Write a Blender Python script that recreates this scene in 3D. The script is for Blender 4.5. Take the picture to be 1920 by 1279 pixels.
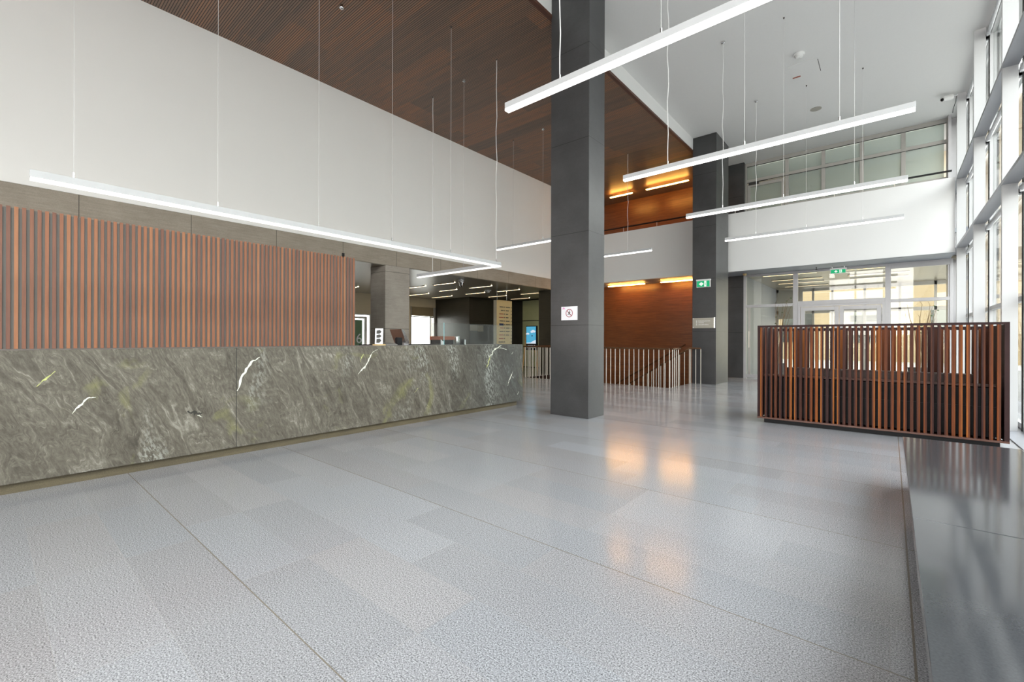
import bpy, math, random
from mathutils import Matrix, Vector
random.seed(7)
S = bpy.context.scene
COL = S.collection
for o in list(bpy.data.objects): bpy.data.objects.remove(o)

# ------------------------------------------------------------ camera, world, exposure
EYE = 1.2
YAW, ROLL = 0.703682, 0.002665
f = Vector((-math.sin(YAW), math.cos(YAW), 0)); r0 = Vector((math.cos(YAW), math.sin(YAW), 0)); u0 = Vector((0, 0, 1))
r = r0*math.cos(ROLL) + u0*math.sin(ROLL); u = u0*math.cos(ROLL) - r0*math.sin(ROLL)
cd = bpy.data.cameras.new('camera'); cam = bpy.data.objects.new('camera', cd); COL.objects.link(cam)
cam.matrix_world = Matrix(((r.x, u.x, -f.x, 0), (r.y, u.y, -f.y, 0), (r.z, u.z, -f.z, EYE), (0, 0, 0, 1)))
cd.sensor_width = 36; cd.lens = 836.91/1920*36; cd.shift_y = -4.27/1920; cd.clip_start = 0.05; cd.clip_end = 300
S.camera = cam
S.view_settings.view_transform = 'Standard'; S.view_settings.look = 'None'
S.view_settings.gamma = 1; S.view_settings.use_curve_mapping = False
S.view_settings.exposure = 0.0
S.cycles.max_bounces = 10; S.cycles.diffuse_bounces = 6; S.cycles.glossy_bounces = 5
S.cycles.transparent_max_bounces = 16; S.cycles.caustics_reflective = False; S.cycles.caustics_refractive = False
S.cycles.sample_clamp_indirect = 6

W = bpy.data.worlds.new('sky'); S.world = W; W.use_nodes = True
wn = W.node_tree; wn.nodes.clear()
wo = wn.nodes.new('ShaderNodeOutputWorld'); wb = wn.nodes.new('ShaderNodeBackground')
tc = wn.nodes.new('ShaderNodeTexCoord'); sx = wn.nodes.new('ShaderNodeSeparateXYZ'); cr = wn.nodes.new('ShaderNodeValToRGB')
nz = wn.nodes.new('ShaderNodeTexNoise'); nz.inputs['Scale'].default_value = 2.5
mixw = wn.nodes.new('ShaderNodeMixRGB'); mixw.blend_type = 'MULTIPLY'; mixw.inputs['Fac'].default_value = 0.12
wn.links.new(tc.outputs['Generated'], sx.inputs[0]); wn.links.new(sx.outputs['Z'], cr.inputs[0])
wn.links.new(tc.outputs['Generated'], nz.inputs['Vector'])
cr.color_ramp.elements[0].position = 0.0; cr.color_ramp.elements[0].color = (1.0, 0.955, 0.90, 1)
cr.color_ramp.elements[1].position = 0.8; cr.color_ramp.elements[1].color = (0.92, 0.94, 1.0, 1)
wn.links.new(cr.outputs[0], mixw.inputs['Color1']); wn.links.new(nz.outputs['Fac'], mixw.inputs['Color2'])
wn.links.new(mixw.outputs[0], wb.inputs['Color']); wb.inputs['Strength'].default_value = 10.0
wn.links.new(wb.outputs[0], wo.inputs[0])

# window openings guide the daylight sampling (portals give no light of their own)
def portal(name, loc, rot, sx_, sy_):
    l = bpy.data.lights.new(name, 'AREA'); l.shape = 'RECTANGLE'; l.size = sx_; l.size_y = sy_
    l.cycles.is_portal = True
    o = bpy.data.objects.new(name, l); COL.objects.link(o); o.location = loc; o.rotation_euler = rot
H = math.pi/2
portal('window_portal', (1.62, 3.5, 3.35), (0, H, 0), 6.7, 24)
portal('window_portal', (-1.0, -8.1, 3.35), (-H, 0, math.pi), 4.8, 6.7)
portal('window_portal', (-14.95, 9.5, 1.4), (0, -H, 0), 2.8, 8)

# ------------------------------------------------------------ materials
class NT:
    def __init__(s, name):
        s.m = bpy.data.materials.new(name); s.m.use_nodes = True; s.t = s.m.node_tree; s.t.nodes.clear()
        s.out = s.n('ShaderNodeOutputMaterial'); s.b = s.n('ShaderNodeBsdfPrincipled'); s.l(s.b.outputs[0], s.out.inputs[0])
    def n(s, t): return s.t.nodes.new(t)
    def l(s, a, b): s.t.links.new(a, b)
    def set(s, sock, v):
        if hasattr(v, 'is_output'): s.l(v, sock)
        else: sock.default_value = v
    def mth(s, op, a, b=0.0, c=0.0):
        n = s.n('ShaderNodeMath'); n.operation = op
        for i, v in enumerate((a, b, c)): s.set(n.inputs[i], v)
        return n.outputs[0]
    def pos(s):
        g = s.n('ShaderNodeNewGeometry'); x = s.n('ShaderNodeSeparateXYZ'); s.l(g.outputs['Position'], x.inputs[0])
        return g.outputs['Position'], x.outputs[0], x.outputs[1], x.outputs[2]
    def vec(s, x, y, z):
        n = s.n('ShaderNodeCombineXYZ'); s.set(n.inputs[0], x); s.set(n.inputs[1], y); s.set(n.inputs[2], z); return n.outputs[0]
    def noise(s, v, scale, detail=3, rough=0.5, dist=0.0):
        n = s.n('ShaderNodeTexNoise'); s.l(v, n.inputs['Vector']); n.inputs['Scale'].default_value = scale
        n.inputs['Detail'].default_value = detail; n.inputs['Roughness'].default_value = rough; n.inputs['Distortion'].default_value = dist
        return n.outputs['Fac']
    def white(s, v):
        n = s.n('ShaderNodeTexWhiteNoise'); s.l(v, n.inputs['Vector']); return n.outputs['Value']
    def ramp(s, fac, stops):
        n = s.n('ShaderNodeValToRGB'); s.l(fac, n.inputs[0]); e = n.color_ramp.elements
        e[0].position, e[0].color = stops[0][0], (*stops[0][1], 1)
        e[1].position, e[1].color = stops[-1][0], (*stops[-1][1], 1)
        for p, c in stops[1:-1]:
            k = e.new(p); k.color = (*c, 1)
        return n.outputs[0]
    def mix(s, fac, a, b, mode='MIX'):
        n = s.n('ShaderNodeMixRGB'); n.blend_type = mode; s.set(n.inputs[0], fac)
        for i, v in ((1, a), (2, b)): s.set(n.inputs[i], (*v, 1) if isinstance(v, tuple) else v)
        return n.outputs[0]
    def fin(s, col=None, rough=None, spec=None, metal=None, bump=None, bstr=0.1, bdist=0.01):
        i = s.b.inputs
        if col is not None: s.set(i['Base Color'], (*col, 1) if isinstance(col, tuple) else col)
        if rough is not None: s.set(i['Roughness'], rough)
        if spec is not None: s.set(i['Specular IOR Level'], spec)
        if metal is not None: s.set(i['Metallic'], metal)
        if bump is not None:
            n = s.n('ShaderNodeBump'); n.inputs['Strength'].default_value = bstr; n.inputs['Distance'].default_value = bdist
            s.l(bump, n.inputs['Height']); s.l(n.outputs[0], i['Normal'])
        return s.m

def plain(name, col, rough=0.5, metal=0.0, spec=0.5, var=0.06, scale=8.0):
    t = NT(name); p, x, y, z = t.pos(); nf = t.noise(p, scale)
    c = t.mix(nf, tuple(max(0, v*(1-var)) for v in col), tuple(min(1, v*(1+var)) for v in col))
    return t.fin(c, rough, spec, metal)

def emit(name, col, strength):
    t = NT(name); e = t.n('ShaderNodeEmission'); e.inputs[0].default_value = (*col, 1); e.inputs[1].default_value = strength
    t.l(e.outputs[0], t.out.inputs[0]); t.t.nodes.remove(t.b); return t.m

def glass(name, tint=(0.95, 0.98, 0.97), refl=0.08, body=0.0, bodycol=(0.7, 0.8, 0.78)):
    t = NT(name); t.t.nodes.remove(t.b)
    tr = t.n('ShaderNodeBsdfTransparent'); tr.inputs[0].default_value = (*tint, 1)
    gl = t.n('ShaderNodeBsdfGlossy'); gl.inputs['Roughness'].default_value = 0.02
    g = t.n('ShaderNodeNewGeometry'); dp = t.n('ShaderNodeVectorMath'); dp.operation = 'DOT_PRODUCT'
    t.l(g.outputs['Incoming'], dp.inputs[0]); t.l(g.outputs['Normal'], dp.inputs[1])
    fac = t.mth('ADD', refl*0.5, t.mth('MULTIPLY', t.mth('POWER', t.mth('SUBTRACT', 1.0, t.mth('ABSOLUTE', dp.outputs['Value'])), 5.0), 0.9))
    m = t.n('ShaderNodeMixShader'); t.l(fac, m.inputs[0]); t.l(tr.outputs[0], m.inputs[1]); t.l(gl.outputs[0], m.inputs[2])
    last = m.outputs[0]
    if body > 0:
        d = t.n('ShaderNodeBsdfDiffuse'); d.inputs[0].default_value = (*bodycol, 1)
        tl = t.n('ShaderNodeBsdfTranslucent'); tl.inputs[0].default_value = (*bodycol, 1)
        a = t.n('ShaderNodeAddShader'); mm = t.n('ShaderNodeMixShader'); mm.inputs[0].default_value = 0.5
        t.l(d.outputs[0], mm.inputs[1]); t.l(tl.outputs[0], mm.inputs[2])
        m2 = t.n('ShaderNodeMixShader'); m2.inputs[0].default_value = body
        t.l(last, m2.inputs[1]); t.l(mm.outputs[0], m2.inputs[2]); last = m2.outputs[0]
        t.t.nodes.remove(a)
    t.l(last, t.out.inputs[0]); return t.m

def mat_floor():
    t = NT('granite floor'); p, x, y, z = t.pos()
    R = 0.325; Wd = 0.975
    yy = t.mth('DIVIDE', t.mth('SUBTRACT', y, 0.815), R); row = t.mth('FLOOR', yy); fy = t.mth('FRACT', yy)
    off = t.white(t.vec(row, 3.7, 1.1))
    xx = t.mth('ADD', t.mth('DIVIDE', x, Wd), t.mth('MULTIPLY', t.mth('ROUND', t.mth('MULTIPLY', off, 4)), 0.25)); colm = t.mth('FLOOR', xx); fx = t.mth('FRACT', xx)
    tone = t.white(t.vec(row, colm, 5.0))
    jx = t.mth('LESS_THAN', t.mth('MINIMUM', fx, t.mth('SUBTRACT', 1.0, fx)), 0.0017)
    jy = t.mth('LESS_THAN', t.mth('MINIMUM', fy, t.mth('SUBTRACT', 1.0, fy)), 0.004)
    jj = t.mth('MAXIMUM', jx, jy)
    f4 = t.mth('FRACT', t.mth('ADD', t.mth('DIVIDE', t.mth('SUBTRACT', y, 0.815), 1.3), 0.5))
    big = t.mth('LESS_THAN', t.mth('ABSOLUTE', t.mth('SUBTRACT', f4, 0.5)), 0.0022)
    bx_ = t.mth('LESS_THAN', t.mth('ABSOLUTE', t.mth('SUBTRACT', x, 0.072)), 0.004)
    big = t.mth('MAXIMUM', big, bx_)
    sp = t.noise(p, 170, 2, 0.6); sp2 = t.noise(p, 60, 2, 0.5); cl = t.noise(p, 0.8, 3)
    c = t.ramp(sp, [(0.33, (0.11, 0.11, 0.114)), (0.43, (0.255, 0.255, 0.265)), (0.54, (0.36, 0.36, 0.374)), (0.66, (0.53, 0.53, 0.55))])
    c = t.mix(t.mth('MULTIPLY', t.mth('LESS_THAN', sp2, 0.33), 0.5), c, (0.33, 0.33, 0.34))
    g = t.mth('ADD', t.mth('MULTIPLY', tone, 0.13), t.mth('ADD', 0.86, t.mth('MULTIPLY', cl, 0.12)))
    c = t.mix(1.0, c, t.vec(g, g, g), 'MULTIPLY')
    hue = t.white(t.vec(row, colm, 8.0))
    c = t.mix(1.0, c, t.mix(hue, (1.0, 0.975, 0.96), (0.965, 0.985, 1.0)), 'MULTIPLY')
    jdark = t.white(t.vec(row, 2.0, 6.0))
    c = t.mix(t.mth('MULTIPLY', jj, 0.35), c, t.mix(jdark, (0.20, 0.19, 0.18), (0.55, 0.53, 0.50)))
    c = t.mix(t.mth('MULTIPLY', big, 0.8), c, (0.16, 0.13, 0.09))
    rg = t.mth('ADD', 0.12, t.mth('MULTIPLY', t.noise(p, 3, 3), 0.08))
    return t.fin(c, rg, 0.5)

def mat_stone(name, dark, light, axis='x', joint=None, rough=0.38, hs=0.35):
    # honed dark cladding with a faint horizontal brushing
    t = NT(name); p, x, y, z = t.pos()
    v = t.vec(t.mth('MULTIPLY', x, 1.0), t.mth('MULTIPLY', y, 1.0), t.mth('MULTIPLY', z, 14.0))
    n1 = t.noise(v, 3.0, 4, 0.6); n2 = t.noise(p, 2.2, 4, 0.6); n3 = t.noise(p, 120, 2)
    fac = t.mth('ADD', t.mth('MULTIPLY', n1, hs), t.mth('ADD', t.mth('MULTIPLY', n2, 0.7-hs), t.mth('MULTIPLY', n3, 0.3)))
    c = t.ramp(fac, [(0.32, dark), (0.68, light)])
    if joint:
        k, step, ph = joint; q = {'x': x, 'y': y, 'z': z}[k]
        fr = t.mth('FRACT', t.mth('ADD', t.mth('DIVIDE', t.mth('SUBTRACT', q, ph), step), 0.5))
        j = t.mth('LESS_THAN', t.mth('ABSOLUTE', t.mth('SUBTRACT', fr, 0.5)), 0.004/step)
        c = t.mix(j, c, tuple(v*0.25 for v in dark))
    return t.fin(c, rough, 0.5, bump=n3, bstr=0.03, bdist=0.002)

def mat_marble():
    t = NT('veined grey green stone'); p, x, y, z = t.pos()
    base = t.vec(x, t.mth('ADD', y, t.mth('MULTIPLY', z, 0.45)), t.mth('MULTIPLY', z, 0.42))
    warp = t.noise(base, 1.6, 3, 0.55); warp2 = t.noise(base, 5.0, 3, 0.6)
    s_ = t.mth('ADD', t.mth('MULTIPLY', t.mth('ADD', y, t.mth('MULTIPLY', z, 0.42)), 7.0),
               t.mth('ADD', t.mth('MULTIPLY', warp, 12.0), t.mth('MULTIPLY', warp2, 3.5)))
    w = t.noise(t.vec(s_, t.mth('MULTIPLY', z, 0.9), 0.0), 1.5, 7, 0.74)
    fine = t.noise(t.vec(x, t.mth('ADD', y, t.mth('MULTIPLY', z, 0.35)), t.mth('MULTIPLY', z, 0.4)), 42, 4, 0.75)
    fac = t.mth('ADD', t.mth('MULTIPLY', w, 0.66), t.mth('MULTIPLY', fine, 0.34))
    w2 = t.noise(t.vec(t.mth('MULTIPLY', s_, 0.8), t.mth('MULTIPLY', z, 1.6), 3.0), 1.2, 5, 0.65, 1.2)
    ridge = t.mth('SUBTRACT', 1.0, t.mth('MINIMUM', t.mth('MULTIPLY', t.mth('ABSOLUTE', t.mth('SUBTRACT', w2, 0.5)), 26.0), 1.0))
    fac = t.mth('ADD', t.mth('MULTIPLY', t.mth('SUBTRACT', fac, 0.5), 1.25), t.mth('ADD', 0.485, t.mth('MULTIPLY', ridge, 0.10)))
    c = t.ramp(fac, [(0.32, (0.060, 0.053, 0.041)), (0.46, (0.108, 0.096, 0.075)), (0.58, (0.158, 0.144, 0.115)), (0.76, (0.33, 0.315, 0.265))])
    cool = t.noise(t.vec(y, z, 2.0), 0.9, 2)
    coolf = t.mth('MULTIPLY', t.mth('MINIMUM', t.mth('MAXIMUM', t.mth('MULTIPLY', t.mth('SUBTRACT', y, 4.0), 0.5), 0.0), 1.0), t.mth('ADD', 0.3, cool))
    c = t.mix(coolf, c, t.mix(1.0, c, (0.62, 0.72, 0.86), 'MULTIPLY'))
    yel = t.noise(t.vec(y, z, 7.0), 1.7, 4, 0.6, 1.0)
    yf = t.ramp(yel, [(0.60, (0, 0, 0)), (0.76, (0.45, 0.45, 0.45))])
    c = t.mix(yf, c, (0.30, 0.30, 0.10))
    wh = t.noise(t.vec(t.mth('MULTIPLY', y, 1.4), t.mth('MULTIPLY', z, 0.6), 11.0), 1.1, 3, 0.5)
    whf = t.mth('MULTIPLY', t.ramp(wh, [(0.60, (0, 0, 0)), (0.72, (1, 1, 1))]), t.mth('GREATER_THAN', fine, 0.52))
    c = t.mix(t.mth('MULTIPLY', whf, 0.6), c, (0.5, 0.53, 0.48))
    for q in (1.657, 5.0-8.36):
        j = t.mth('LESS_THAN', t.mth('ABSOLUTE', t.mth('SUBTRACT', y, q)), 0.003)
        c = t.mix(j, c, (0.02, 0.02, 0.02))
    return t.fin(c, 0.42, 0.4, bump=fac, bstr=0.25, bdist=0.004)

def mat_ceiling_wood():
    t = NT('grooved walnut ceiling'); p, x, y, z = t.pos()
    P = 0.033
    g = t.mth('FRACT', t.mth('DIVIDE', y, P)); gap = t.mth('LESS_THAN', g, 0.30)
    br = t.mth('FLOOR', t.mth('DIVIDE', y, 0.396)); off = t.white(t.vec(br, 1.0, 2.0))
    bc = t.mth('FLOOR', t.mth('ADD', t.mth('DIVIDE', x, 1.9), off)); tone = t.white(t.vec(br, bc, 9.0))
    sl = t.white(t.vec(t.mth('FLOOR', t.mth('DIVIDE', y, P)), t.mth('FLOOR', t.mth('DIVIDE', x, 1.2)), 4.0))
    gr = t.noise(t.vec(t.mth('MULTIPLY', x, 1.0), t.mth('MULTIPLY', y, 9.0), 0.0), 2.5, 4, 0.6)
    fac = t.mth('ADD', t.mth('MULTIPLY', tone, 0.34), t.mth('ADD', t.mth('MULTIPLY', sl, 0.2), t.mth('MULTIPLY', gr, 0.5)))
    c = t.ramp(fac, [(0.2, (0.155, 0.112, 0.088)), (0.5, (0.235, 0.148, 0.102)), (0.8, (0.38, 0.18, 0.095))])
    c = t.mix(gap, c, (0.03, 0.017, 0.011))
    return t.fin(c, 0.42, 0.4)

def mat_wall_wood():
    t = NT('amber brown veneer wall'); p, x, y, z = t.pos()
    v = t.vec(t.mth('MULTIPLY', x, 0.6), y, t.mth('MULTIPLY', z, 9.0))
    n1 = t.noise(v, 3.0, 5, 0.65); n2 = t.noise(v, 14, 3)
    fr = t.mth('FRACT', t.mth('DIVIDE', z, 0.24)); j = t.mth('LESS_THAN', fr, 0.03)
    bd = t.white(t.vec(t.mth('FLOOR', t.mth('DIVIDE', z, 0.24)), t.mth('FLOOR', t.mth('DIVIDE', t.mth('ADD', x, 0.15), 1.55)), 1.0))
    fac = t.mth('ADD', t.mth('MULTIPLY', n1, 0.75), t.mth('ADD', t.mth('MULTIPLY', n2, 0.2), t.mth('MULTIPLY', bd, 0.05)))
    c = t.ramp(fac, [(0.28, (0.10, 0.032, 0.012)), (0.72, (0.24, 0.082, 0.024))])
    c = t.mix(t.mth('MULTIPLY', j, 0.35), c, (0.04, 0.015, 0.01))
    return t.fin(c, 0.32, 0.5)

def mat_slat(name, cols, axis='x', pitch=0.06, ph=0.0, rough=0.45):
    t = NT(name); p, x, y, z = t.pos(); q = {'x': x, 'y': y}[axis]
    idx = t.mth('FLOOR', t.mth('DIVIDE', t.mth('SUBTRACT', q, ph), pitch))
    tone = t.white(t.vec(idx, 2.0, 8.0)); t2 = t.white(t.vec(idx, 5.0, 3.0))
    gr = t.noise(t.vec(t.mth('MULTIPLY', x, 12.0), t.mth('MULTIPLY', y, 12.0), t.mth('ADD', z, t.mth('MULTIPLY', t2, 9.0))), 2.2, 4, 0.6)
    fac = t.mth('ADD', t.mth('MULTIPLY', tone, 0.7), t.mth('MULTIPLY', gr, 0.3))
    n = len(cols); c = t.ramp(fac, [(0.12+0.76*i/(n-1), cc) for i, cc in enumerate(cols)])
    gr2 = t.mth('ADD', 0.8, t.mth('MULTIPLY', gr, 0.4)); c = t.mix(1.0, c, t.vec(gr2, gr2, gr2), 'MULTIPLY')
    return t.fin(c, rough, 0.2)

M = {}
M['floor'] = mat_floor()
M['white'] = plain('white plaster', (0.76, 0.755, 0.75), 0.6, var=0.02, scale=1.5)
M['white_lifted'] = plain('white plaster lifted', (0.88, 0.87, 0.85), 0.6, var=0.015, scale=1.5)  # same white paint as above, lightened to stand in for light on it
M['white_ceiling'] = plain('white perforated ceiling', (0.76, 0.755, 0.745), 0.7, var=0.02, scale=30)
M['soffit'] = plain('grey soffit', (0.30, 0.32, 0.36), 0.5)
M['column'] = mat_stone('dark column stone', (0.034, 0.034, 0.035), (0.062, 0.062, 0.064), joint=('z', 1.415, 1.41), rough=0.33, hs=0.12)
M['band'] = mat_stone('brown grey stone band', (0.22, 0.185, 0.145), (0.38, 0.33, 0.27), joint=('y', 1.32, 0.84), rough=0.5)
M['rear_column'] = mat_stone('grey brown column stone', (0.24, 0.21, 0.18), (0.42, 0.38, 0.33), joint=('z', 1.30, 1.42), rough=0.5)
M['darkpanel'] = mat_stone('dark wall panels', (0.016, 0.014, 0.010), (0.045, 0.040, 0.028), joint=('z', 0.95, 0.0), rough=0.35)
M['marble'] = mat_marble()
M['plinthstone'] = mat_stone('plinth stone', (0.06, 0.048, 0.03), (0.16, 0.13, 0.075), rough=0.5)
M['vein'] = plain('pale quartz vein', (0.75, 0.78, 0.66), 0.4, var=0.3, scale=40)
M['veiny'] = plain('yellow quartz vein', (0.50, 0.53, 0.20), 0.4, var=0.4, scale=40)
M['veind'] = plain('dark mineral inclusion', (0.03, 0.028, 0.022), 0.5, var=0.4, scale=40)
M['ceilwood'] = mat_ceiling_wood()
M['fascia_wood'] = plain('dark walnut edge trim', (0.09, 0.035, 0.022), 0.4)
M['wallwood'] = mat_wall_wood()
M['slatL'] = mat_slat('brown slats', [(0.25, 0.135, 0.105), (0.34, 0.165, 0.108), (0.42, 0.19, 0.11), (0.48, 0.23, 0.125)], 'y', 0.06, -0.7)
M['slatR'] = mat_slat('mixed tone hardwood slats', [(0.026, 0.011, 0.011), (0.048, 0.016, 0.011), (0.085, 0.026, 0.012), (0.16, 0.042, 0.010), (0.30, 0.095, 0.018)], 'x', 0.06, -1.485, 0.5)
M['slatD'] = plain('dark stained boards', (0.028, 0.011, 0.011), 0.5, 0.0, 0.2, var=0.3, scale=5)
M['backing'] = plain('grey backing board', (0.20, 0.19, 0.175), 0.6)
M['benchstone'] = plain('polished charcoal granite', (0.05, 0.053, 0.058), 0.09, var=0.3, scale=150)
M['steel'] = plain('pale steel paint', (0.54, 0.54, 0.545), 0.35, 0.0, var=0.04, scale=3)
M['steel_dark'] = plain('grey steel paint', (0.33, 0.34, 0.37), 0.35, 0.2, var=0.05)
M['frame'] = plain('light grey frame', (0.47, 0.46, 0.47), 0.35, 0.1)
M['frame_warm'] = plain('warm grey window frame', (0.44, 0.42, 0.39), 0.4, 0.1)
M['gasket'] = plain('black gasket', (0.02, 0.02, 0.02), 0.6)
M['glass'] = glass('clear glass')
M['glassg'] = glass('greenish glass', (0.93, 0.945, 0.91), 0.10)
M['glassedge'] = plain('cyan glass edge', (0.30, 0.62, 0.66), 0.2)
M['screenglass'] = glass('counter screen glass', (0.93, 0.96, 0.95), 0.05, 0.05, (0.7, 0.72, 0.72))
M['frost'] = glass('frosted pane', (0.85, 0.90, 0.89), 0.08, 0.45, (0.62, 0.68, 0.66))
M['alu'] = plain('white powder coated aluminium', (0.52, 0.525, 0.535), 0.35)
M['tube'] = emit('white light diffuser', (1.0, 0.98, 0.95), 3.6)
M['tube_soft'] = emit('dim light diffuser', (1.0, 0.97, 0.93), 1.6)
M['amber'] = emit('amber light strip', (1.0, 0.46, 0.09), 62)
M['warmtube'] = emit('warm ceiling strip', (1.0, 0.80, 0.50), 13)
M['corrfill'] = emit('corridor fill glow', (1.0, 0.93, 0.80), 3.0)  # glow of the added corridor lamp
M['wire'] = plain('suspension wire', (0.62, 0.61, 0.60), 0.4, 0.3)
M['cord'] = plain('white cord', (0.72, 0.71, 0.70), 0.5)
M['chrome'] = plain('chrome', (0.7, 0.7, 0.7), 0.18, 1.0)
M['black'] = plain('matt black plastic', (0.012, 0.012, 0.013), 0.5, 0.0, 0.2)
M['whiteplastic'] = plain('white plastic', (0.75, 0.75, 0.74), 0.4)
M['paper'] = plain('white paper', (0.80, 0.80, 0.84), 0.7)
M['red'] = plain('dark red print', (0.30, 0.02, 0.04), 0.6)
M['magenta'] = plain('magenta print', (0.75, 0.18, 0.55), 0.6)
M['green'] = emit('exit sign green', (0.03, 0.52, 0.22), 0.9)
M['exitwhite'] = emit('exit sign white', (0.85, 1.0, 0.88), 1.0)
M['bronze'] = plain('dark bronze handrail', (0.12, 0.06, 0.03), 0.25, 0.3)
M['baluster'] = plain('pale steel baluster', (0.62, 0.57, 0.50), 0.3, 0.15)
M['stairdark'] = plain('dark brown stair side', (0.03, 0.016, 0.012), 0.5)
M['tread'] = plain('stair tread stone', (0.04, 0.03, 0.025), 0.4)
M['leather'] = plain('dark brown leather', (0.060, 0.034, 0.026), 0.45, var=0.2)
M['brass'] = plain('brushed steel plaque', (0.42, 0.40, 0.34), 0.38, 0.55)
M['dirpanel'] = plain('beige directory face', (0.62, 0.46, 0.23), 0.5)
M['ink'] = plain('dark print', (0.05, 0.045, 0.04), 0.6)
M['navy'] = plain('navy print', (0.01, 0.02, 0.07), 0.6)
M['redink'] = plain('rust print', (0.35, 0.10, 0.06), 0.6)
M['cream'] = plain('cream wall', (0.76, 0.66, 0.48), 0.6)
M['blind'] = plain('beige roller blind', (0.34, 0.27, 0.17), 0.7)
M['silverblind'] = plain('crumpled silver blind', (0.55, 0.56, 0.58), 0.35, 0.4, var=0.4, scale=60)
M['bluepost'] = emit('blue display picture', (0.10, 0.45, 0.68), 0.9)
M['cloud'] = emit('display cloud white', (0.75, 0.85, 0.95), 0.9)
M['pine'] = plain('pale pine', (0.60, 0.34, 0.12), 0.5)
M['palegreen'] = plain('pale green glass back panel', (0.42, 0.45, 0.27), 0.15)
M['cafe_green'] = plain('green poster', (0.14, 0.24, 0.14), 0.6)
M['facade'] = plain('beige facade', (0.26, 0.195, 0.12), 0.8, var=0.15, scale=0.6)
M['facade2'] = plain('pale grey facade', (0.22, 0.235, 0.23), 0.8, var=0.1, scale=0.6)
M['winds'] = plain('facade window glass', (0.03, 0.035, 0.035), 0.15)
M['pave'] = plain('pale paving', (0.30, 0.29, 0.27), 0.8)
M['twig'] = plain('brown twig', (0.17, 0.11, 0.05), 0.7)
M['pot'] = plain('dark planter', (0.05, 0.045, 0.04), 0.5)
M['leaf'] = plain('leaf green', (0.05, 0.10, 0.03), 0.7, var=0.5)
M['speaker'] = plain('speaker mesh', (0.38, 0.36, 0.32), 0.6)
M['backceil'] = plain('satin bronze ceiling', (0.34, 0.30, 0.23), 0.28, 0.15)
M['terracotta'] = plain('terracotta box', (0.30, 0.10, 0.055), 0.5)

# ------------------------------------------------------------ mesh helpers
class MB:
    def __init__(s): s.v = []; s.f = []; s.mi = []
    def add(s, vs, fs, m=0):
        b = len(s.v); s.v += [tuple(q) for q in vs]; s.f += [tuple(b+i for i in q) for q in fs]; s.mi += [m]*len(fs); return s
    def box(s, x0, x1, y0, y1, z0, z1, m=0):
        return s.add([(x0,y0,z0),(x1,y0,z0),(x1,y1,z0),(x0,y1,z0),(x0,y0,z1),(x1,y0,z1),(x1,y1,z1),(x0,y1,z1)],
                     [(0,3,2,1),(4,5,6,7),(0,1,5,4),(1,2,6,5),(2,3,7,6),(3,0,4,7)], m)
    def prism(s, pts, d, m=0):
        n = len(pts); d = Vector(d); a = [Vector(p) for p in pts]
        return s.add(a+[p+d for p in a], [tuple(range(n))[::-1], tuple(range(n, 2*n))]+[(i, (i+1) % n, n+(i+1) % n, n+i) for i in range(n)], m)
    def tube(s, p0, p1, r0_, r1_=None, seg=8, m=0):
        r1_ = r0_ if r1_ is None else r1_
        p0, p1 = Vector(p0), Vector(p1); d = (p1-p0).normalized()
        a = d.orthogonal().normalized(); b = d.cross(a); vs = []
        for p, rr in ((p0, r0_), (p1, r1_)):
            for i in range(seg):
                t = 2*math.pi*i/seg; vs.append(p+a*(rr*math.cos(t))+b*(rr*math.sin(t)))
        return s.add(vs, [tuple(range(seg))[::-1], tuple(range(seg, 2*seg))]+[(i, (i+1) % seg, seg+(i+1) % seg, seg+i) for i in range(seg)], m)
    def path(s, pts, r_, seg=8, m=0):
        for a, b in zip(pts, pts[1:]): s.tube(a, b, r_, seg=seg, m=m)
        return s
    def lathe(s, c, prof, seg=20, m=0):   # prof: (radius, z) pairs around the vertical
        vs = []; n = len(prof)
        for rr, z in prof:
            for i in range(seg):
                t = 2*math.pi*i/seg; vs.append((c[0]+rr*math.cos(t), c[1]+rr*math.sin(t), c[2]+z))
        fs = [(k*seg+i, k*seg+(i+1) % seg, (k+1)*seg+(i+1) % seg, (k+1)*seg+i) for k in range(n-1) for i in range(seg)]
        fs += [tuple(range(seg))[::-1], tuple(range((n-1)*seg, n*seg))]
        return s.add(vs, fs, m)
    def ring(s, c, r_in, r_out, ax1, ax2, d, seg=28, m=0):
        c, ax1, ax2, d = Vector(c), Vector(ax1), Vector(ax2), Vector(d); vs = []
        for off in (Vector((0,0,0)), d):
            for rr in (r_in, r_out):
                for i in range(seg):
                    t = 2*math.pi*i/seg; vs.append(c+off+ax1*(rr*math.cos(t))+ax2*(rr*math.sin(t)))
        fs = []
        for i in range(seg):
            j = (i+1) % seg
            fs += [(i, j, seg+j, seg+i), (2*seg+i, 3*seg+i, 3*seg+j, 2*seg+j), (seg+i, seg+j, 3*seg+j, 3*seg+i), (i, 2*seg+i, 2*seg+j, j)]
        return s.add(vs, fs, m)

def tag(o, label=None, cat=None, group=None, kind=None):
    if label: o['label'] = label
    if cat: o['category'] = cat
    if group: o['group'] = group
    if kind: o['kind'] = kind
    return o

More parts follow.
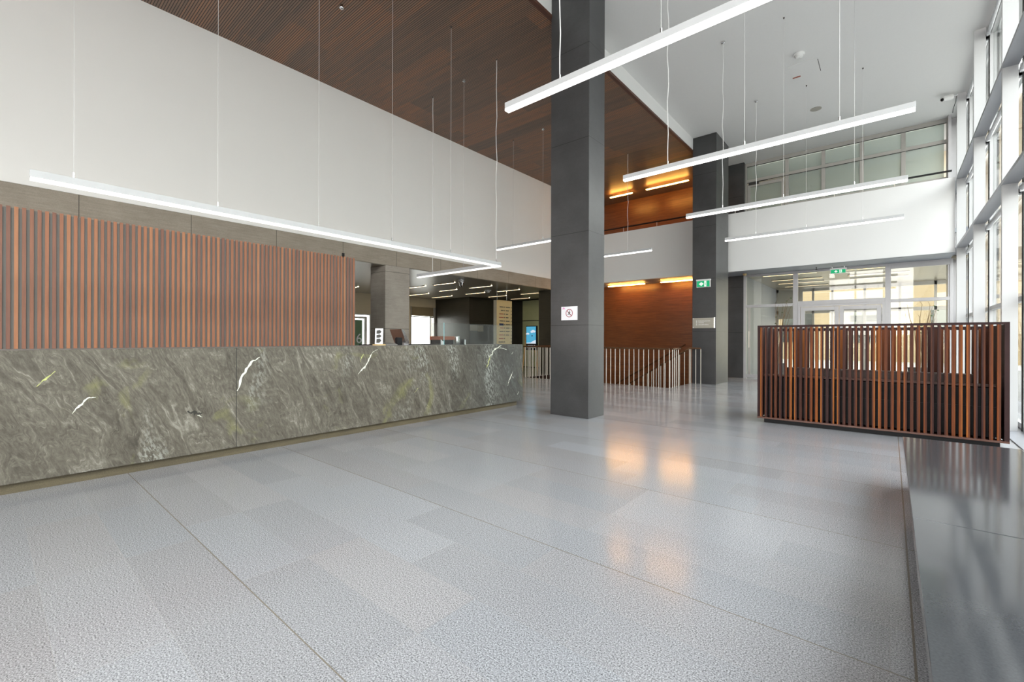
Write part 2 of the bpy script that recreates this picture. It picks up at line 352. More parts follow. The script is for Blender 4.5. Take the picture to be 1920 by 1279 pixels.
def build(name, mb, mats, parent=None, bevel=0, smooth=False, origin=None):
    me = bpy.data.meshes.new(name)
    if parent is None:
        xs, ys, zs = zip(*mb.v)
        org = Vector(origin) if origin else Vector(((min(xs)+max(xs))/2, (min(ys)+max(ys))/2, min(zs)))
    else: org = Vector(parent['_w'])
    me.from_pydata([tuple(Vector(v)-org) for v in mb.v], [], mb.f)
    mats = mats if isinstance(mats, (list, tuple)) else [mats]
    for m in mats: me.materials.append(M[m])
    for p, i in zip(me.polygons, mb.mi): p.material_index = i; p.use_smooth = smooth
    me.update()
    import bmesh as _b
    bm = _b.new(); bm.from_mesh(me); _b.ops.recalc_face_normals(bm, faces=bm.faces); bm.to_mesh(me); bm.free()
    o = bpy.data.objects.new(name, me); COL.objects.link(o)
    if parent is not None: o.parent = parent; o['_w'] = tuple(org)
    else: o.location = org; o['_w'] = tuple(org)
    if bevel:
        b = o.modifiers.new('edge', 'BEVEL'); b.width = bevel; b.segments = 2; b.limit_method = 'ANGLE'
    return o

def thing(name, loc, label, cat, group=None):
    o = bpy.data.objects.new(name, None); COL.objects.link(o); o.location = loc; o['_w'] = tuple(loc); o.empty_display_size = 0.1
    return tag(o, label, cat, group)

def struct(name, mb, mats, parent=None, **k):
    o = build(name, mb, mats, parent, **k)
    if parent is None: o['kind'] = 'structure'
    return o

def sthing(name, loc):
    o = bpy.data.objects.new(name, None); COL.objects.link(o); o.location = loc; o['_w'] = tuple(loc); o['kind'] = 'structure'; return o

def text_mesh(txt, size, loc, rot, mat, parent, name='lettering', depth=0.002):
    c = bpy.data.curves.new('t', 'FONT'); c.body = txt; c.size = size; c.extrude = depth; c.align_x = 'CENTER'; c.align_y = 'CENTER'
    t = bpy.data.objects.new('t', c); COL.objects.link(t)
    me = bpy.data.meshes.new_from_object(t.evaluated_get(bpy.context.evaluated_depsgraph_get()))
    bpy.data.objects.remove(t); me.materials.clear(); me.materials.append(M[mat])
    o = bpy.data.objects.new(name, me); COL.objects.link(o); o.parent = parent
    o.location = Vector(loc)-Vector(parent['_w']); o.rotation_euler = rot; o['_w'] = tuple(loc)
    return o

# ------------------------------------------------------------ setting: room shell
ZC, ZW = 6.69, 6.33      # white ceiling, wood ceiling
XL = -8.7                # left wall plane
XD = -4.14               # line where the wood ceiling ends
YB = 14.1                # balcony front
YG = 15.2                # glazing under the balcony
YU = 15.4                # upper glazing and wood wall
VX0, VX1, VY0, VY1 = -8.7, -4.15, 10.88, 15.4   # stair opening

fl = MB()
fl.box(-15.2, 1.9, -8.2, VY0, -0.3, 0); fl.box(-15.2, VX0, VY0, 21, -0.3, 0); fl.box(VX1, 1.9, VY0, 21, -0.3, 0); fl.box(VX0, VX1, VY1+0.1, 21, -0.3, 0)
struct('floor', fl, 'floor')
struct('wall_stairwell_left', MB().box(VX0+0.001, VX0+0.02, VY0, VY1, -3.5, -0.004), 'stairdark')
struct('wall_stairwell_right', MB().box(VX1-0.02, VX1-0.001, VY0, VY1, -3.5, -0.004), 'stairdark')
struct('wall_stairwell_near', MB().box(VX0, VX1, VY0+0.001, VY0+0.02, -3.5, -0.004), 'stairdark')
struct('floor_stairwell', MB().box(VX0, VX1, VY0, VY1, -3.6, -3.5), 'tread')
struct('wall_behind_light_block', MB().box(-8.7, -3.4, -8.12, -7.98, 0.0, ZC), 'white')  # unseen end wall, sized to hold daylight off the near left side

struct('wall_left', MB().box(XL-0.3, XL, -8, YU, 3.21, 6.9), 'white_lifted')
struct('trim_left', MB().box(XL-0.3, XL+0.012, -8, YU-0.2, 2.86, 3.205), 'band')
struct('ceiling_wood', MB().box(XL, XD, -8, YU, ZW, ZW+0.05), 'ceilwood')
struct('trim_ceiling_edge', MB().box(XD-0.05, XD+0.015, -8, YU, ZW-0.015, ZW+0.035), 'fascia_wood')
struct('ceiling_fascia', MB().box(XD-0.1, XD+0.005, -8, YU, ZW+0.036, ZC), 'white_ceiling')
struct('ceiling', MB().box(XD-0.1, 1.8, -8.2, YU+3, ZC, ZC+0.2), 'white_ceiling')
struct('wall_far_wood', MB().box(-8.7, XD, YU, YU+0.15, -3.5, ZW), 'wallwood')
struct('trim_far_panel', MB().box(XD, -3.48, YG, YU+0.2, 0, ZC), 'column')
bal = MB(); bal.box(XL, 1.10, YB, YB+0.18, 3.18, 4.87)
struct('wall_balcony', bal, 'white')
struct('ceiling_balcony', MB().box(XL, 1.10, YB+0.18, YU, 3.18, 3.3).box(-3.48, 1.10, YB+0.02, YB+0.17, 3.172, 3.178), 'soffit')

# back room beyond the counter
struct('ceiling_back_room', MB().box(-15.2, XL-0.3, -1, 15.3, 2.86, 3.0).box(XL-0.29, XL-0.01, -1, 15.1, 2.852, 2.858), 'backceil')
struct('wall_back_room', MB().box(-15.2, -12.9, 12.4, 12.6, 0, 2.86).box(-12.9, -12.75, 12.4, 15.2, 0, 2.86).box(-12.75, XL, 15.0, 15.2, 0, 2.86).box(-15.2, XL, 2.0, 2.2, 0, 2.86), 'darkpanel')
wb2 = MB(); X0 = -15.05; X1 = -14.8
wb2.box(X0, X1, 2.2, 7.7, 0, 2.86); wb2.box(X0, X1, 9.3, 11.1, 0, 2.86); wb2.box(X0, X1, 12.38, 12.4, 0, 2.86)
wb2.box(X0, X1, 7.7, 9.3, 2.1, 2.86); wb2.box(X0, X1, 11.1, 12.38, 2.5, 2.86); wb2.box(X0, X1, 11.1, 12.38, 0, 0.5)
struct('wall_far_left', wb2, 'cream')
w = sthing('window_4', (-14.85, 11.74, 0.5))
build('window_frame', MB().box(-14.9, -14.78, 11.1, 11.14, 0.5, 2.5).box(-14.9, -14.78, 12.3, 12.38, 0.5, 2.5).box(-14.9, -14.78, 11.14, 12.3, 0.5, 0.56), 'frame_warm', w)
build('blind', MB().box(-14.86, -14.83, 11.14, 12.3, 2.13, 2.5), 'blind', w)
build('blind_rail', MB().tube((-14.84, 11.14, 2.1), (-14.84, 12.3, 2.1), 0.02), 'ink', w)
build('pane', MB().box(-14.89, -14.88, 11.14, 12.3, 0.56, 2.5), 'glass', w)
w = sthing('door_3', (-14.85, 8.5, 0))
build('door_frame', MB().box(-14.9, -14.77, 7.7, 7.8, 0, 2.1).box(-14.9, -14.77, 9.02, 9.12, 0, 2.0).box(-14.9, -14.77, 7.8, 9.02, 1.93, 2.0).box(-14.9, -14.77, 7.8, 9.3, 2.06, 2.1).box(-14.9, -14.77, 9.22, 9.3, 0, 2.06), 'whiteplastic', w)
build('pane', MB().box(-14.89, -14.88, 7.8, 9.02, 0, 1.93), 'glass', w)
build('poster', MB().box(-14.87, -14.86, 8.62, 8.98, 0.9, 1.88), 'cafe_green', w)
text_mesh('6', 0.5, (-14.85, 8.84, 1.18), (H, 0, H), 'paper', w)

# vestibule beyond the glass partition
struct('ceiling_vestibule', MB().box(-3.48, 1.8, YG, 20.6, 3.18, 3.3), 'backceil')
struct('wall_vestibule', MB().box(-3.6, -3.48, YU+0.2, 20.6, 0, 3.18), 'soffit')

# right curtain wall
cw = sthing('window_1', (1.2, 3, 0))
XI, XO = 1.115, 1.262
MY = [8.68+2.66*k for k in range(-6, 3)]
for y in MY:
    mu = MB().box(XI, XO, y, y+0.055, 0, ZC)
    o = build('mullion', mu, 'steel', cw, bevel=0.003)
for z in (3.25, 4.79):
    build('transom', MB().box(XI-0.004, XO+0.006, MY[0], 15.6, z, z+0.045), 'steel_dark', cw)
for i, y in enumerate(MY):
    y1 = y+2.66
    fr_ = MB().box(1.31, 1.395, y-0.02, y+0.07, 0, ZC).box(1.33, 1.38, y+1.33, y+1.39, 0, ZC)
    for z in (0.02, 1.72, 3.23, 4.77, 6.55): fr_.box(1.325, 1.385, y+0.07, y1-0.02, z, z+0.07)
    build('window_frame', fr_, 'steel', cw)
    build('gasket', MB().box(1.396, 1.42, y-0.005, y+0.055, 0, ZC).box(1.30, 1.309, y+0.035, y+0.055, 0, ZC), 'gasket', cw)
    build('pane', MB().box(1.35, 1.358, y+0.07, y1-0.02, 0.09, 6.55), 'glass', cw)
    bl = MB()
    for z in (3.16, 4.70, 6.55):
        bl.tube((1.285, y+0.1, z), (1.285, y1-0.05, z), 0.03, seg=10)
        for e in (y+0.1, y1-0.09): bl.box(1.262, 1.31, e, e+0.03, z-0.05, z+0.06)
    build('blind', bl, 'silverblind', cw)
struct('trim_window_sill', MB().box(1.10, 1.9, -8.2, 15.6, -0.001, 0.012), 'steel_dark')
struct('trim_corner_post', MB().box(1.06, 1.115, YG-0.02, YU+0.2, 0, ZC).box(1.115, 1.4, YU+0.1, YU+0.3, 0, ZC), 'frame')

# unseen open end behind the camera, added to let in fill daylight
ew = sthing('fill_light_opening', (-3.5, -8.05, 0))
efr = MB()
for k in range(4): efr.box(-3.4+k*1.5, -3.3+k*1.5, -8.12, -8.0, 0, ZC)
for z in (0, 3.2, 6.5): efr.box(-3.4, 1.3, -8.1, -8.02, z, z+0.1)
build('window_frame', efr, 'steel', ew)

# glass partition with double door under the balcony
gp = sthing('window_2', (-1.2, YG, 0))
fz = MB()
def hbar(a, b, z0, z1, y0=YG-0.04, y1=YG+0.05): fz.box(a, b, y0, y1, z0, z1)
XS = [(-3.48, -3.40), (-2.17, -2.05), (-0.115, 0.0), (1.09, 1.15)]
for a, b in XS: hbar(a, b, 0, 3.18)
for (a, b) in ((-3.40, -2.17), (0.0, 1.09)):
    hbar(a, b, 2.17, 2.255); hbar(a, b, 0.03, 0.13)
hbar(-2.05, -0.115, 2.19, 2.30)
hbar(-3.40, -2.17, 3.12, 3.18); hbar(-2.05, -0.115, 3.12, 3.18); hbar(0.0, 1.09, 3.04, 3.18)
build('window_frame', fz, 'frame', gp, bevel=0.004)
for a, b, z0, z1 in ((-3.40, -2.17, 0.13, 2.17), (-3.40, -2.17, 2.255, 3.12), (-2.05, -0.115, 2.30, 3.12), (0.0, 1.09, 0.13, 2.17), (0.0, 1.09, 2.255, 3.04)):
    build('pane', MB().box(a, b, YG, YG+0.01, z0, z1), 'glassg', gp)
build('handle_post', MB().box(-3.34, -3.28, YG-0.06, YG-0.045, 0.13, 2.17), 'frame_warm', gp)
build('handle', MB().tube((-3.31, YG-0.12, 0.95), (-3.31, YG-0.12, 1.45), 0.018).tube((-3.31, YG-0.12, 1.0), (-3.31, YG-0.06, 1.0), 0.01).tube((-3.31, YG-0.12, 1.4), (-3.31, YG-0.06, 1.4), 0.01), 'baluster', gp)
dr = sthing('door_1', (-1.1, YG, 0))
build('door_frame', MB().box(-2.05, -1.99, YG-0.05, YG+0.06, 0, 2.19).box(-0.175, -0.115, YG-0.05, YG+0.06, 0, 2.19).box(-1.99, -0.175, YG-0.05, YG+0.06, 2.13, 2.19), 'frame', dr, bevel=0.004)
for a, b in ((-1.98, -1.09), (-1.08, -0.185)):
    lf = build('door_leaf', MB().box(a, a+0.1, YG-0.03, YG+0.03, 0.02, 2.12).box(b-0.1, b, YG-0.03, YG+0.03, 0.02, 2.12).box(a+0.1, b-0.1, YG-0.03, YG+0.03, 2.02, 2.12).box(a+0.1, b-0.1, YG-0.03, YG+0.03, 0.02, 0.17), 'frame', dr, bevel=0.004)
    build('pane', MB().box(a+0.1, b-0.1, YG, YG+0.01, 0.17, 2.02), 'glassg', lf)
    hx = b-0.05 if a < -1.5 else a+0.05
    build('handle', MB().tube((hx, YG-0.09, 0.9), (hx, YG-0.09, 1.3), 0.015).tube((hx, YG-0.09, 0.95), (hx, YG-0.03, 0.95), 0.01).tube((hx, YG-0.09, 1.25), (hx, YG-0.03, 1.25), 0.01), 'chrome', lf)

# far side of the vestibule
vf = sthing('window_3', (-1.2, 20.5, 0)); vv = MB()
for x in (-3.48, -2.3, -1.7, -0.75, 0.2, 1.1): vv.box(x, x+0.07, 20.4, 20.5, 0, 3.18)
for z in (0, 2.2, 3.05): vv.box(-3.48, 1.8, 20.4, 20.5, z, z+0.12)
vv.box(-3.48, -2.6, 20.42, 20.48, 2.0, 3.1)
build('window_frame', vv, 'frame_warm', vf)
build('pane', MB().box(-3.48, 1.8, 20.45, 20.46, 0.1, 3.05), 'glassg', vf)

# upper glazing behind the balcony
ug = sthing('window_6', (-1.2, YU, 4.5)); uf = MB()
xs = [-3.48, -2.36, -1.47, -0.61, 0.24]
for x in xs: uf.box(x-0.045, x+0.045, YU-0.03, YU+0.05, 4.3, ZC)
uf.box(1.04, 1.115, YU-0.03, YU+0.05, 4.3, ZC)
for z0, z1 in ((6.58, ZC), (6.08, 6.17), (5.2, 5.24)): uf.box(-2.36 if z0 < 5.5 else -3.48, 1.04, YU-0.025, YU+0.045, z0, z1)
build('window_frame', uf, 'frame_warm', ug, bevel=0.003)
for a, b in zip(xs, xs[1:]+[1.04]):
    build('pane', MB().box(a+0.045, b-0.04, YU, YU+0.012, 6.17, 6.58), 'frost', ug)
    if a > -3: build('pane', MB().box(a+0.045, b-0.04, YU, YU+0.012, 4.3, 6.08), 'frost', ug)
build('bead', MB().box(-3.43, 1.04, YU-0.032, YU-0.026, 6.565, 6.58).box(-3.43, 1.04, YU-0.032, YU-0.026, 6.065, 6.08), 'gasket', ug)
d2 = sthing('door_2', (-2.9, YU, 4.3))
build('door_leaf', MB().box(-3.42, -3.34, YU-0.03, YU+0.03, 4.3, 6.02).box(-2.50, -2.42, YU-0.03, YU+0.03, 4.3, 6.02).box(-3.34, -2.50, YU-0.03, YU+0.03, 5.93, 6.02), 'frame_warm', d2, bevel=0.003)
build('pane', MB().box(-3.34, -2.50, YU, YU+0.012, 4.3, 5.93), 'frost', d2)
build('door_closer', MB().box(-3.38, -3.1, YU-0.08, YU-0.03, 5.99, 6.05).box(-3.1, -2.85, YU-0.1, YU-0.085, 6.03, 6.045), 'ink', d2)
t = thing('corridor_fill_light', (-1.2, 15.56, 6.6), 'added fill light hidden in the upper corridor behind the frosted panes', 'light')  # lamp added out of sight to brighten the frosted panes
build('diffuser', MB().box(-3.2, 0.8, 15.5, 15.62, 6.63, 6.66), 'corrfill', t); build('housing', MB().box(-3.22, 0.82, 15.48, 15.64, 6.6605, 6.689), 'alu', t)
struct('wall_upper_corridor', MB().box(-3.6, 1.8, YU+2.6, YU+2.75, 3.3, ZC).box(-3.75, -3.6, YU+0.2, YU+2.75, 3.3, ZC), 'cream')
struct('floor_upper_corridor', MB().box(-8.7, 1.1, YB+0.18, YU, 3.85, 3.95).box(-3.6, 1.8, YU, YU+2.7, 3.85, 3.95), 'soffit')

# exterior: paving and pale buildings seen through the glass
struct('floor_outside', MB().box(-70, -15.2, -60, 70, -0.5, -0.31).box(1.9, 70, -60, 70, -0.5, -0.31).box(-15.2, 1.9, -60, -8.2, -0.5, -0.31).box(-15.2, 1.9, 21, 70, -0.5, -0.31), 'pave')
def building(x0, x1, y0, y1, h, mat, side, label):
    t = thing('office_building', ((x0+x1)/2, (y0+y1)/2, -0.31), label, 'building')
    build('wall', MB().box(x0, x1, y0, y1, -0.31, h), mat, t)
    proto = None
    for zz in range(1, int(h/4)+1):
        q = (x0 if side == 'y' else y0)+1
        while q < (x1 if side == 'y' else y1)-3:
            zb = zz*4-3.0
            if proto is None:
                bb = (q, q+2.0, y0-0.06, y0+0.02) if side == 'y' else (x0-0.06, x0+0.02, q, q+2.0)
                proto = build('window', MB().box(*bb, zb, zb+2.2), 'winds', t); q0, z0 = q, zb
            else:
                c = proto.copy(); COL.objects.link(c); c.parent = t
                d = Vector((q-q0, 0, zb-z0)) if side == 'y' else Vector((0, q-q0, zb-z0)); c.location = proto.location+d
            q += 4.2
building(-20, 8, 40, 50, 16, 'facade', 'y', 'beige building outside beyond the glazed entrance doors')
building(22, 34, -10, 50, 12, 'facade2', 'x', 'pale grey building outside the right window wall')

# ------------------------------------------------------------ columns
def column(x0, x1, y0, y1, z0, z1, m, label):
    o = build('stone_column', MB().box(x0, x1, y0, y1, z0, z1), m, bevel=0.004)
    return tag(o, label, 'column')
column(-4.14, -3.445, 5.83, 6.30, 0, ZC, 'column', 'dark grey stone column nearest the camera, paper sign on its face')
column(-4.14, -3.53, 12.5, 13.66, 0, ZC, 'column', 'dark stone column by the stairs carrying a steel plaque and exit sign')
column(-9.28, XL+0.012, 5.82, 6.48, 0, 2.858, 'rear_column', 'grey brown stone pier directly behind the reception counter')
column(-9.28, XL, 12.36, 13.02, 0, 2.858, 'darkpanel', 'black pier beyond the stair railing, just left of the near column')

# ------------------------------------------------------------ hanging lights
def wire(parent, x, y, z0, z1, thick=False, cup=False):
    if thick:
        pts = []; n = 14
        for i in range(n+1):
            k = i/n; a = 0.012*math.sin(i*1.9+x)*math.sin(math.pi*k)
            pts.append((x+a, y+a*0.4, z0+(z1-z0)*k))
        build('power_cord', MB().path(pts, 0.0055, 6), 'cord', parent)
    else: build('suspension_wire', MB().tube((x, y, z0), (x, y, z1), 0.0022, seg=5), 'wire', parent)
    build('gripper', MB().tube((x, y, z0-0.005), (x, y, z0+0.05), 0.008, seg=8), 'chrome', parent)
    if cup: build('ceiling_cup', MB().lathe((x, y, z1-0.04), [(0.012, 0), (0.032, 0.012), (0.036, 0.04)], 14), 'chrome', parent)
    else: build('ceiling_anchor', MB().lathe((x, y, z1-0.03), [(0.004, 0), (0.012, 0.012), (0.012, 0.03)], 10), 'ink', parent)

def bar_x(t, xa, xb, y, z, h=0.085, wdt=0.06, tube='tube'):
    build('housing', MB().box(xa, xb, y-wdt/2, y+wdt/2, z+0.026, z+h), 'alu', t, bevel=0.002)
    build('diffuser', MB().box(xa+0.003, xb-0.003, y-wdt/2+0.001, y+wdt/2-0.001, z, z+0.0255), tube, t)

def light_row(y, label, xa=-3.03, xb=0.19, z=3.54, ceil=ZC, wires=((-2.37, 1), (-1.40, 0), (-0.44, 0)), cups=()):
    t = thing('linear_pendant_light', ((xa+xb)/2, y, z), label, 'light', 'linear pendant lights hanging over the lobby')
    bar_x(t, xa, xb, y, z)
    for x, th in wires: wire(t, x, y, z+0.085, ceil, th, x in cups)
    return t
for y, lb in ((3.475, 'white linear pendant light hanging nearest the camera, crossing the big column'),
              (6.13, 'second white linear pendant light from the camera under the white ceiling'),
              (8.79, 'third white linear pendant light, overlapping the balcony railing'),
              (11.45, 'farthest white linear pendant light, in front of the white balcony wall')):
    light_row(y, lb, cups=(-2.37,))
LW = ((-7.43, 0), (-6.48, 0), (-5.54, 1))
light_row(8.79, 'white pendant light against the left wall, its end hidden by the big column', -8.0, -4.85, 3.545, ZW, LW, (-6.48,))
light_row(11.45, 'short visible pendant light just right of the big column on white wall', -8.0, -4.85, 3.545, ZW, LW, (-6.48,))
t = thing('corner_pendant_light', (-5.52, 3.2, 2.525), 'long white L-shaped pendant light hanging over the reception counter', 'light')
build('housing', MB().box(-5.55, -5.49, 0.234, 6.16, 2.55, 2.61).box(-7.92, -5.551, 6.10, 6.16, 2.55, 2.61), 'alu', t, bevel=0.002)
build('diffuser', MB().box(-5.549, -5.491, 0.237, 6.159, 2.525, 2.5495).box(-7.917, -5.55, 6.101, 6.159, 2.525, 2.5495), 'tube_soft', t)
for y in (0.50, 1.61, 2.72, 3.81, 4.94): wire(t, -5.52, y, 2.61, ZW)
wire(t, -5.52, 6.05, 2.61, ZW, True)
wire(t, -7.42, 6.13, 2.61, ZW, True); wire(t, -6.47, 6.13, 2.61, ZW, False, True)
# spare ceiling cup of the row above the counter
tag(build('spare_ceiling_cup', MB().lathe((-6.45, 3.53, ZW-0.07), [(0.012, 0), (0.034, 0.012), (0.038, 0.03), (0.02, 0.045), (0.02, 0.07)], 16), 'chrome', smooth=True), 'chrome ceiling cup in the wood ceiling near its top edge', 'sprinkler')

# amber strips on the far wood wall
for (x0, x1, y, z, lb) in ((-7.62, -6.77, 14.35, 6.22, 'amber light strip on the wood ceiling, left of the upper pair'),
                           (-6.28, -4.88, 14.35, 6.22, 'amber light strip on the wood ceiling, right of the upper pair'),
                           (-7.95, -6.54, 14.85, 3.13, 'amber light strip under the balcony, left of the lower pair'),
                           (-5.97, -4.70, 14.85, 3.13, 'amber light strip under the balcony, right of the lower pair')):
    t = thing('strip_light', ((x0+x1)/2, y, z), lb, 'light', 'amber strip lights in front of the wood wall')
    build('diffuser', MB().tube((x0, y, z), (x1, y, z), 0.02, seg=10), 'amber', t)
    top = ZW if z > 5 else 3.18
    br = MB().box(x0, x1, y-0.01, y+0.01, z+0.03, z+0.036)
    for q in (x0+0.08, x1-0.08): br.tube((q, y, z+0.03), (q, y, top), 0.004, seg=6)
    for q in (x0, x1-0.02): br.box(q, q+0.02, y-0.015, y+0.015, z-0.024, z+0.036)
    build('bracket', br, 'ink', t)

# slim ceiling strips in the back room and the vestibule
rows = [(-12.0, -11.15, 8.93), (-10.75, -9.8, 8.93), (-12.0, -11.1, 10.2), (-10.5, -9.5, 10.2), (-12.05, -11.05, 11.5), (-10.5, -9.5, 11.55),
        (-12.15, -11.2, 12.85), (-10.45, -9.5, 12.8), (-12.1, -11.1, 14.15), (-14.1, -12.9, 10.47), (-14.15, -12.95, 11.65), (-10.45, -9.5, 14.15), (-14.0, -13.0, 7.7), (-12.05, -11.1, 7.7)]
BL = ['beside the stone pier', 'over the counter end', 'second row, far side', 'second row, near side', 'third row, far side', 'third row, near side',
      'fourth row, far side', 'fourth row, near side', 'above the directory sign', 'over the back window', 'in front of the back window blind', 'left of the black pier', 'beyond the slat panel, far side', 'beyond the slat panel, near side']
for (a, b, y), l in zip(rows, BL):
    t = thing('ceiling_strip_light', ((a+b)/2, y, 2.84), 'slim warm ceiling strip in the back room, ' + l, 'light', 'slim strip lights in the back room ceiling')
    build('diffuser', MB().box(a, b, y-0.025, y+0.025, 2.846, 2.8595), 'warmtube', t)
    build('trim_ring', MB().box(a-0.01, b+0.01, y-0.035, y-0.026, 2.84, 2.8598).box(a-0.01, b+0.01, y+0.026, y+0.035, 2.84, 2.8598), 'frame_warm', t)
VL = ['nearest the partition, left', 'second row, left', 'third row, left', 'last row, left', 'nearest the partition, right', 'second row, right', 'third row, right']
for (a, b, y), l in zip([(-3.04, -1.65, 15.65), (-3.04, -1.66, 17.04), (-3.03, -1.7, 18.1), (-3.0, -1.7, 19.3), (-1.0, 0.4, 15.65), (-1.0, 0.4, 17.04), (-1.0, 0.4, 18.1)], VL):
    t = thing('vestibule_strip_light', ((a+b)/2, y, 3.14), 'slim warm ceiling strip in the entrance vestibule, ' + l, 'light', 'slim strip lights in the vestibule ceiling')
    build('diffuser', MB().box(a, b, y-0.025, y+0.025, 3.155, 3.179), 'warmtube', t)
    build('trim_ring', MB().box(a-0.01, b+0.01, y-0.035, y-0.026, 3.15, 3.1795).box(a-0.01, b+0.01, y+0.026, y+0.035, 3.15, 3.1795), 'frame_warm', t)

# ------------------------------------------------------------ reception counter
rc = thing('reception_counter', (-5.4, 2.6, 0), 'long veined grey green stone reception counter', 'counter')
fp = MB().box(-5.14, -5.10, -1.2, 6.31, 0.085, 1.10)
XV = -5.0988
def vein(pts, ws, m):
    # jagged inlaid streak along a line of (y, z) points
    L = []; Rr = []
    n = len(pts)
    fine_ = []
    for i in range(n-1):
        for k in range(5):
            a = k/5; fine_.append((pts[i][0]*(1-a)+pts[i+1][0]*a, pts[i][1]*(1-a)+pts[i+1][1]*a, ws[i]*(1-a)+ws[i+1]*a))
    fine_.append((*pts[-1], ws[-1]))
    N = len(fine_)
    for i, (y, z, wv) in enumerate(fine_):
        a = fine_[max(0, i-1)]; b = fine_[min(N-1, i+1)]; dy, dz = b[0]-a[0], b[1]-a[1]; q = math.hypot(dy, dz) or 1
        ny, nz_ = -dz/q, dy/q
        j_ = wv*random.uniform(-0.5, 0.5); w1 = wv*random.uniform(0.1, 1.0)+j_; w2 = wv*random.uniform(0.1, 1.0)-j_
        L.append((XV, y+ny*w1, z+nz_*w1)); Rr.append((XV, y-ny*w2, z-nz_*w2))
    for i in range(N-1):
        fp.add([L[i], L[i+1], Rr[i+1], Rr[i]], [(0, 1, 2, 3)], m)
vein([(0.255, 0.815), (0.30, 0.87), (0.36, 0.93)], [0.004, 0.010, 0.004], 2)
vein([(0.455, 0.575), (0.50, 0.64), (0.55, 0.695), (0.60, 0.70)], [0.003, 0.012, 0.009, 0.003], 1)
vein([(3.02, 0.752), (3.11, 0.83), (3.18, 0.94), (3.235, 1.03), (3.30, 1.055)], [0.004, 0.016, 0.013, 0.010, 0.003], 1)
vein([(3.05, 0.90), (3.075, 0.96), (3.10, 1.0)], [0.004, 0.012, 0.003], 2)
vein([(5.355, 0.712), (5.40, 0.78), (5.45, 0.90)], [0.006, 0.016, 0.014], 2)
vein([(5.45, 0.90), (5.54, 1.0), (5.66, 1.06), (5.74, 1.085)], [0.014, 0.024, 0.018, 0.004], 1)
vein([(5.68, 1.045), (5.78, 1.03), (5.87, 1.005)], [0.010, 0.008, 0.003], 1)
vein([(5.40, 0.93), (5.43, 0.90)], [0.005, 0.008], 1)
vein([(6.0, 0.93), (6.04, 0.965)], [0.004, 0.010], 1)
vein([(5.90, 0.38), (5.93, 0.47), (6.0, 0.57), (6.03, 0.62)], [0.005, 0.014, 0.014, 0.004], 1)
vein([(6.02, 0.53), (6.05, 0.50)], [0.012, 0.004], 1)
vein([(3.9, 0.44), (3.96, 0.50)], [0.003, 0.006], 2)
vein([(6.16, 0.20), (6.20, 0.25)], [0.004, 0.008], 1)
vein([(1.66, 0.66), (1.72, 0.82), (1.80, 0.95), (1.88, 1.0)], [0.012, 0.022, 0.014, 0.004], 1)
vein([(1.24, 0.50), (1.30, 0.475), (1.36, 0.47)], [0.012, 0.03, 0.010], 3)
vein([(1.32, 0.455), (1.36, 0.43)], [0.006, 0.004], 1)
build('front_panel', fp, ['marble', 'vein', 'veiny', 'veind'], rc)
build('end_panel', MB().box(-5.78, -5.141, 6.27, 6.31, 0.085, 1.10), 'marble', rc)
build('top', MB().box(-5.78, -5.141, -1.2, 6.269, 1.075, 1.10), 'backing', rc)
build('plinth', MB().box(-5.70, -5.15, -1.2, 6.20, 0, 0.084), 'plinthstone', rc)
build('inner_panel', MB().box(-5.76, -5.72, -1.2, 6.15, 0.085, 1.07), 'slatD', rc)

# slatted wood panel behind the counter
sp = thing('wood_screen', (-7.55, 1.7, 0), 'wide brown vertical slat panel standing behind the counter', 'panel')
sl = MB(); k = 0; y = -0.7
ys = []
while y < 4.39:
    sl.box(-7.516, -7.50, y+0.002, y+0.034, 0, 2.67); ys.append(y); y += 0.06
build('slats', sl, 'slatL', sp)
build('backing_board', MB().box(-7.58, -7.5165, -0.7, 4.395, 0, 2.655), 'backing', sp)
tag(build('motion_sensor', MB().box(-7.575, -7.545, 4.16, 4.20, 2.656, 2.74), 'black', bevel=0.004), 'small black sensor on top of the slat panel near its end', 'sensor')
tag(build('back_worktop', MB().box(-7.5, -6.95, 4.46, 6.05, 1.04, 1.09).box(-7.45, -7.0, 4.5, 4.54, 0, 1.04).box(-7.45, -7.0, 5.96, 6.0, 0, 1.04).box(-7.45, -7.42, 4.54, 5.96, 0, 1.04), 'black'), 'black worktop between counter and stone pier', 'worktop')

# things on the counter
t = thing('brochure_stand', (-5.5, 3.58, 1.10), 'small white framed photo strip standing on the counter', 'stand')
build('sheet', MB().prism([(-5.52, 3.53, 1.12), (-5.46, 3.62, 1.12), (-5.49, 3.645, 1.34), (-5.55, 3.555, 1.34)], (-0.008, 0.006, 0)), 'paper', t)
pm = MB()
for a, b in ((0.08, 0.36), (0.40, 0.62), (0.66, 0.9)):
    P = lambda s_, h_: Vector((-5.52, 3.53, 1.12))*(1-s_)*(1-h_)+Vector((-5.46, 3.62, 1.12))*s_*(1-h_)+Vector((-5.49, 3.645, 1.34))*s_*h_+Vector((-5.55, 3.555, 1.34))*(1-s_)*h_
    o_ = Vector((0.004, -0.003, 0))
    pm.prism([P(0.18, a)+o_, P(0.55, a)+o_, P(0.82, (a+b)/2)+o_, P(0.6, b)+o_, P(0.2, b-0.03)+o_], (-0.002, 0.0015, 0))
build('picture', pm, 'ink', t)
build('foot', MB().box(-5.56, -5.45, 3.52, 3.66, 1.10, 1.12), 'dirpanel', t)
tag(build('card_terminal', MB().prism([(-5.47, 3.875, 1.10), (-5.53, 3.875, 1.10), (-5.545, 3.878, 1.20), (-5.52, 3.882, 1.217), (-5.48, 3.882, 1.21)], (0, 0.085, 0)), 'black', bevel=0.006), 'black desk phone handset standing on the counter', 'phone')
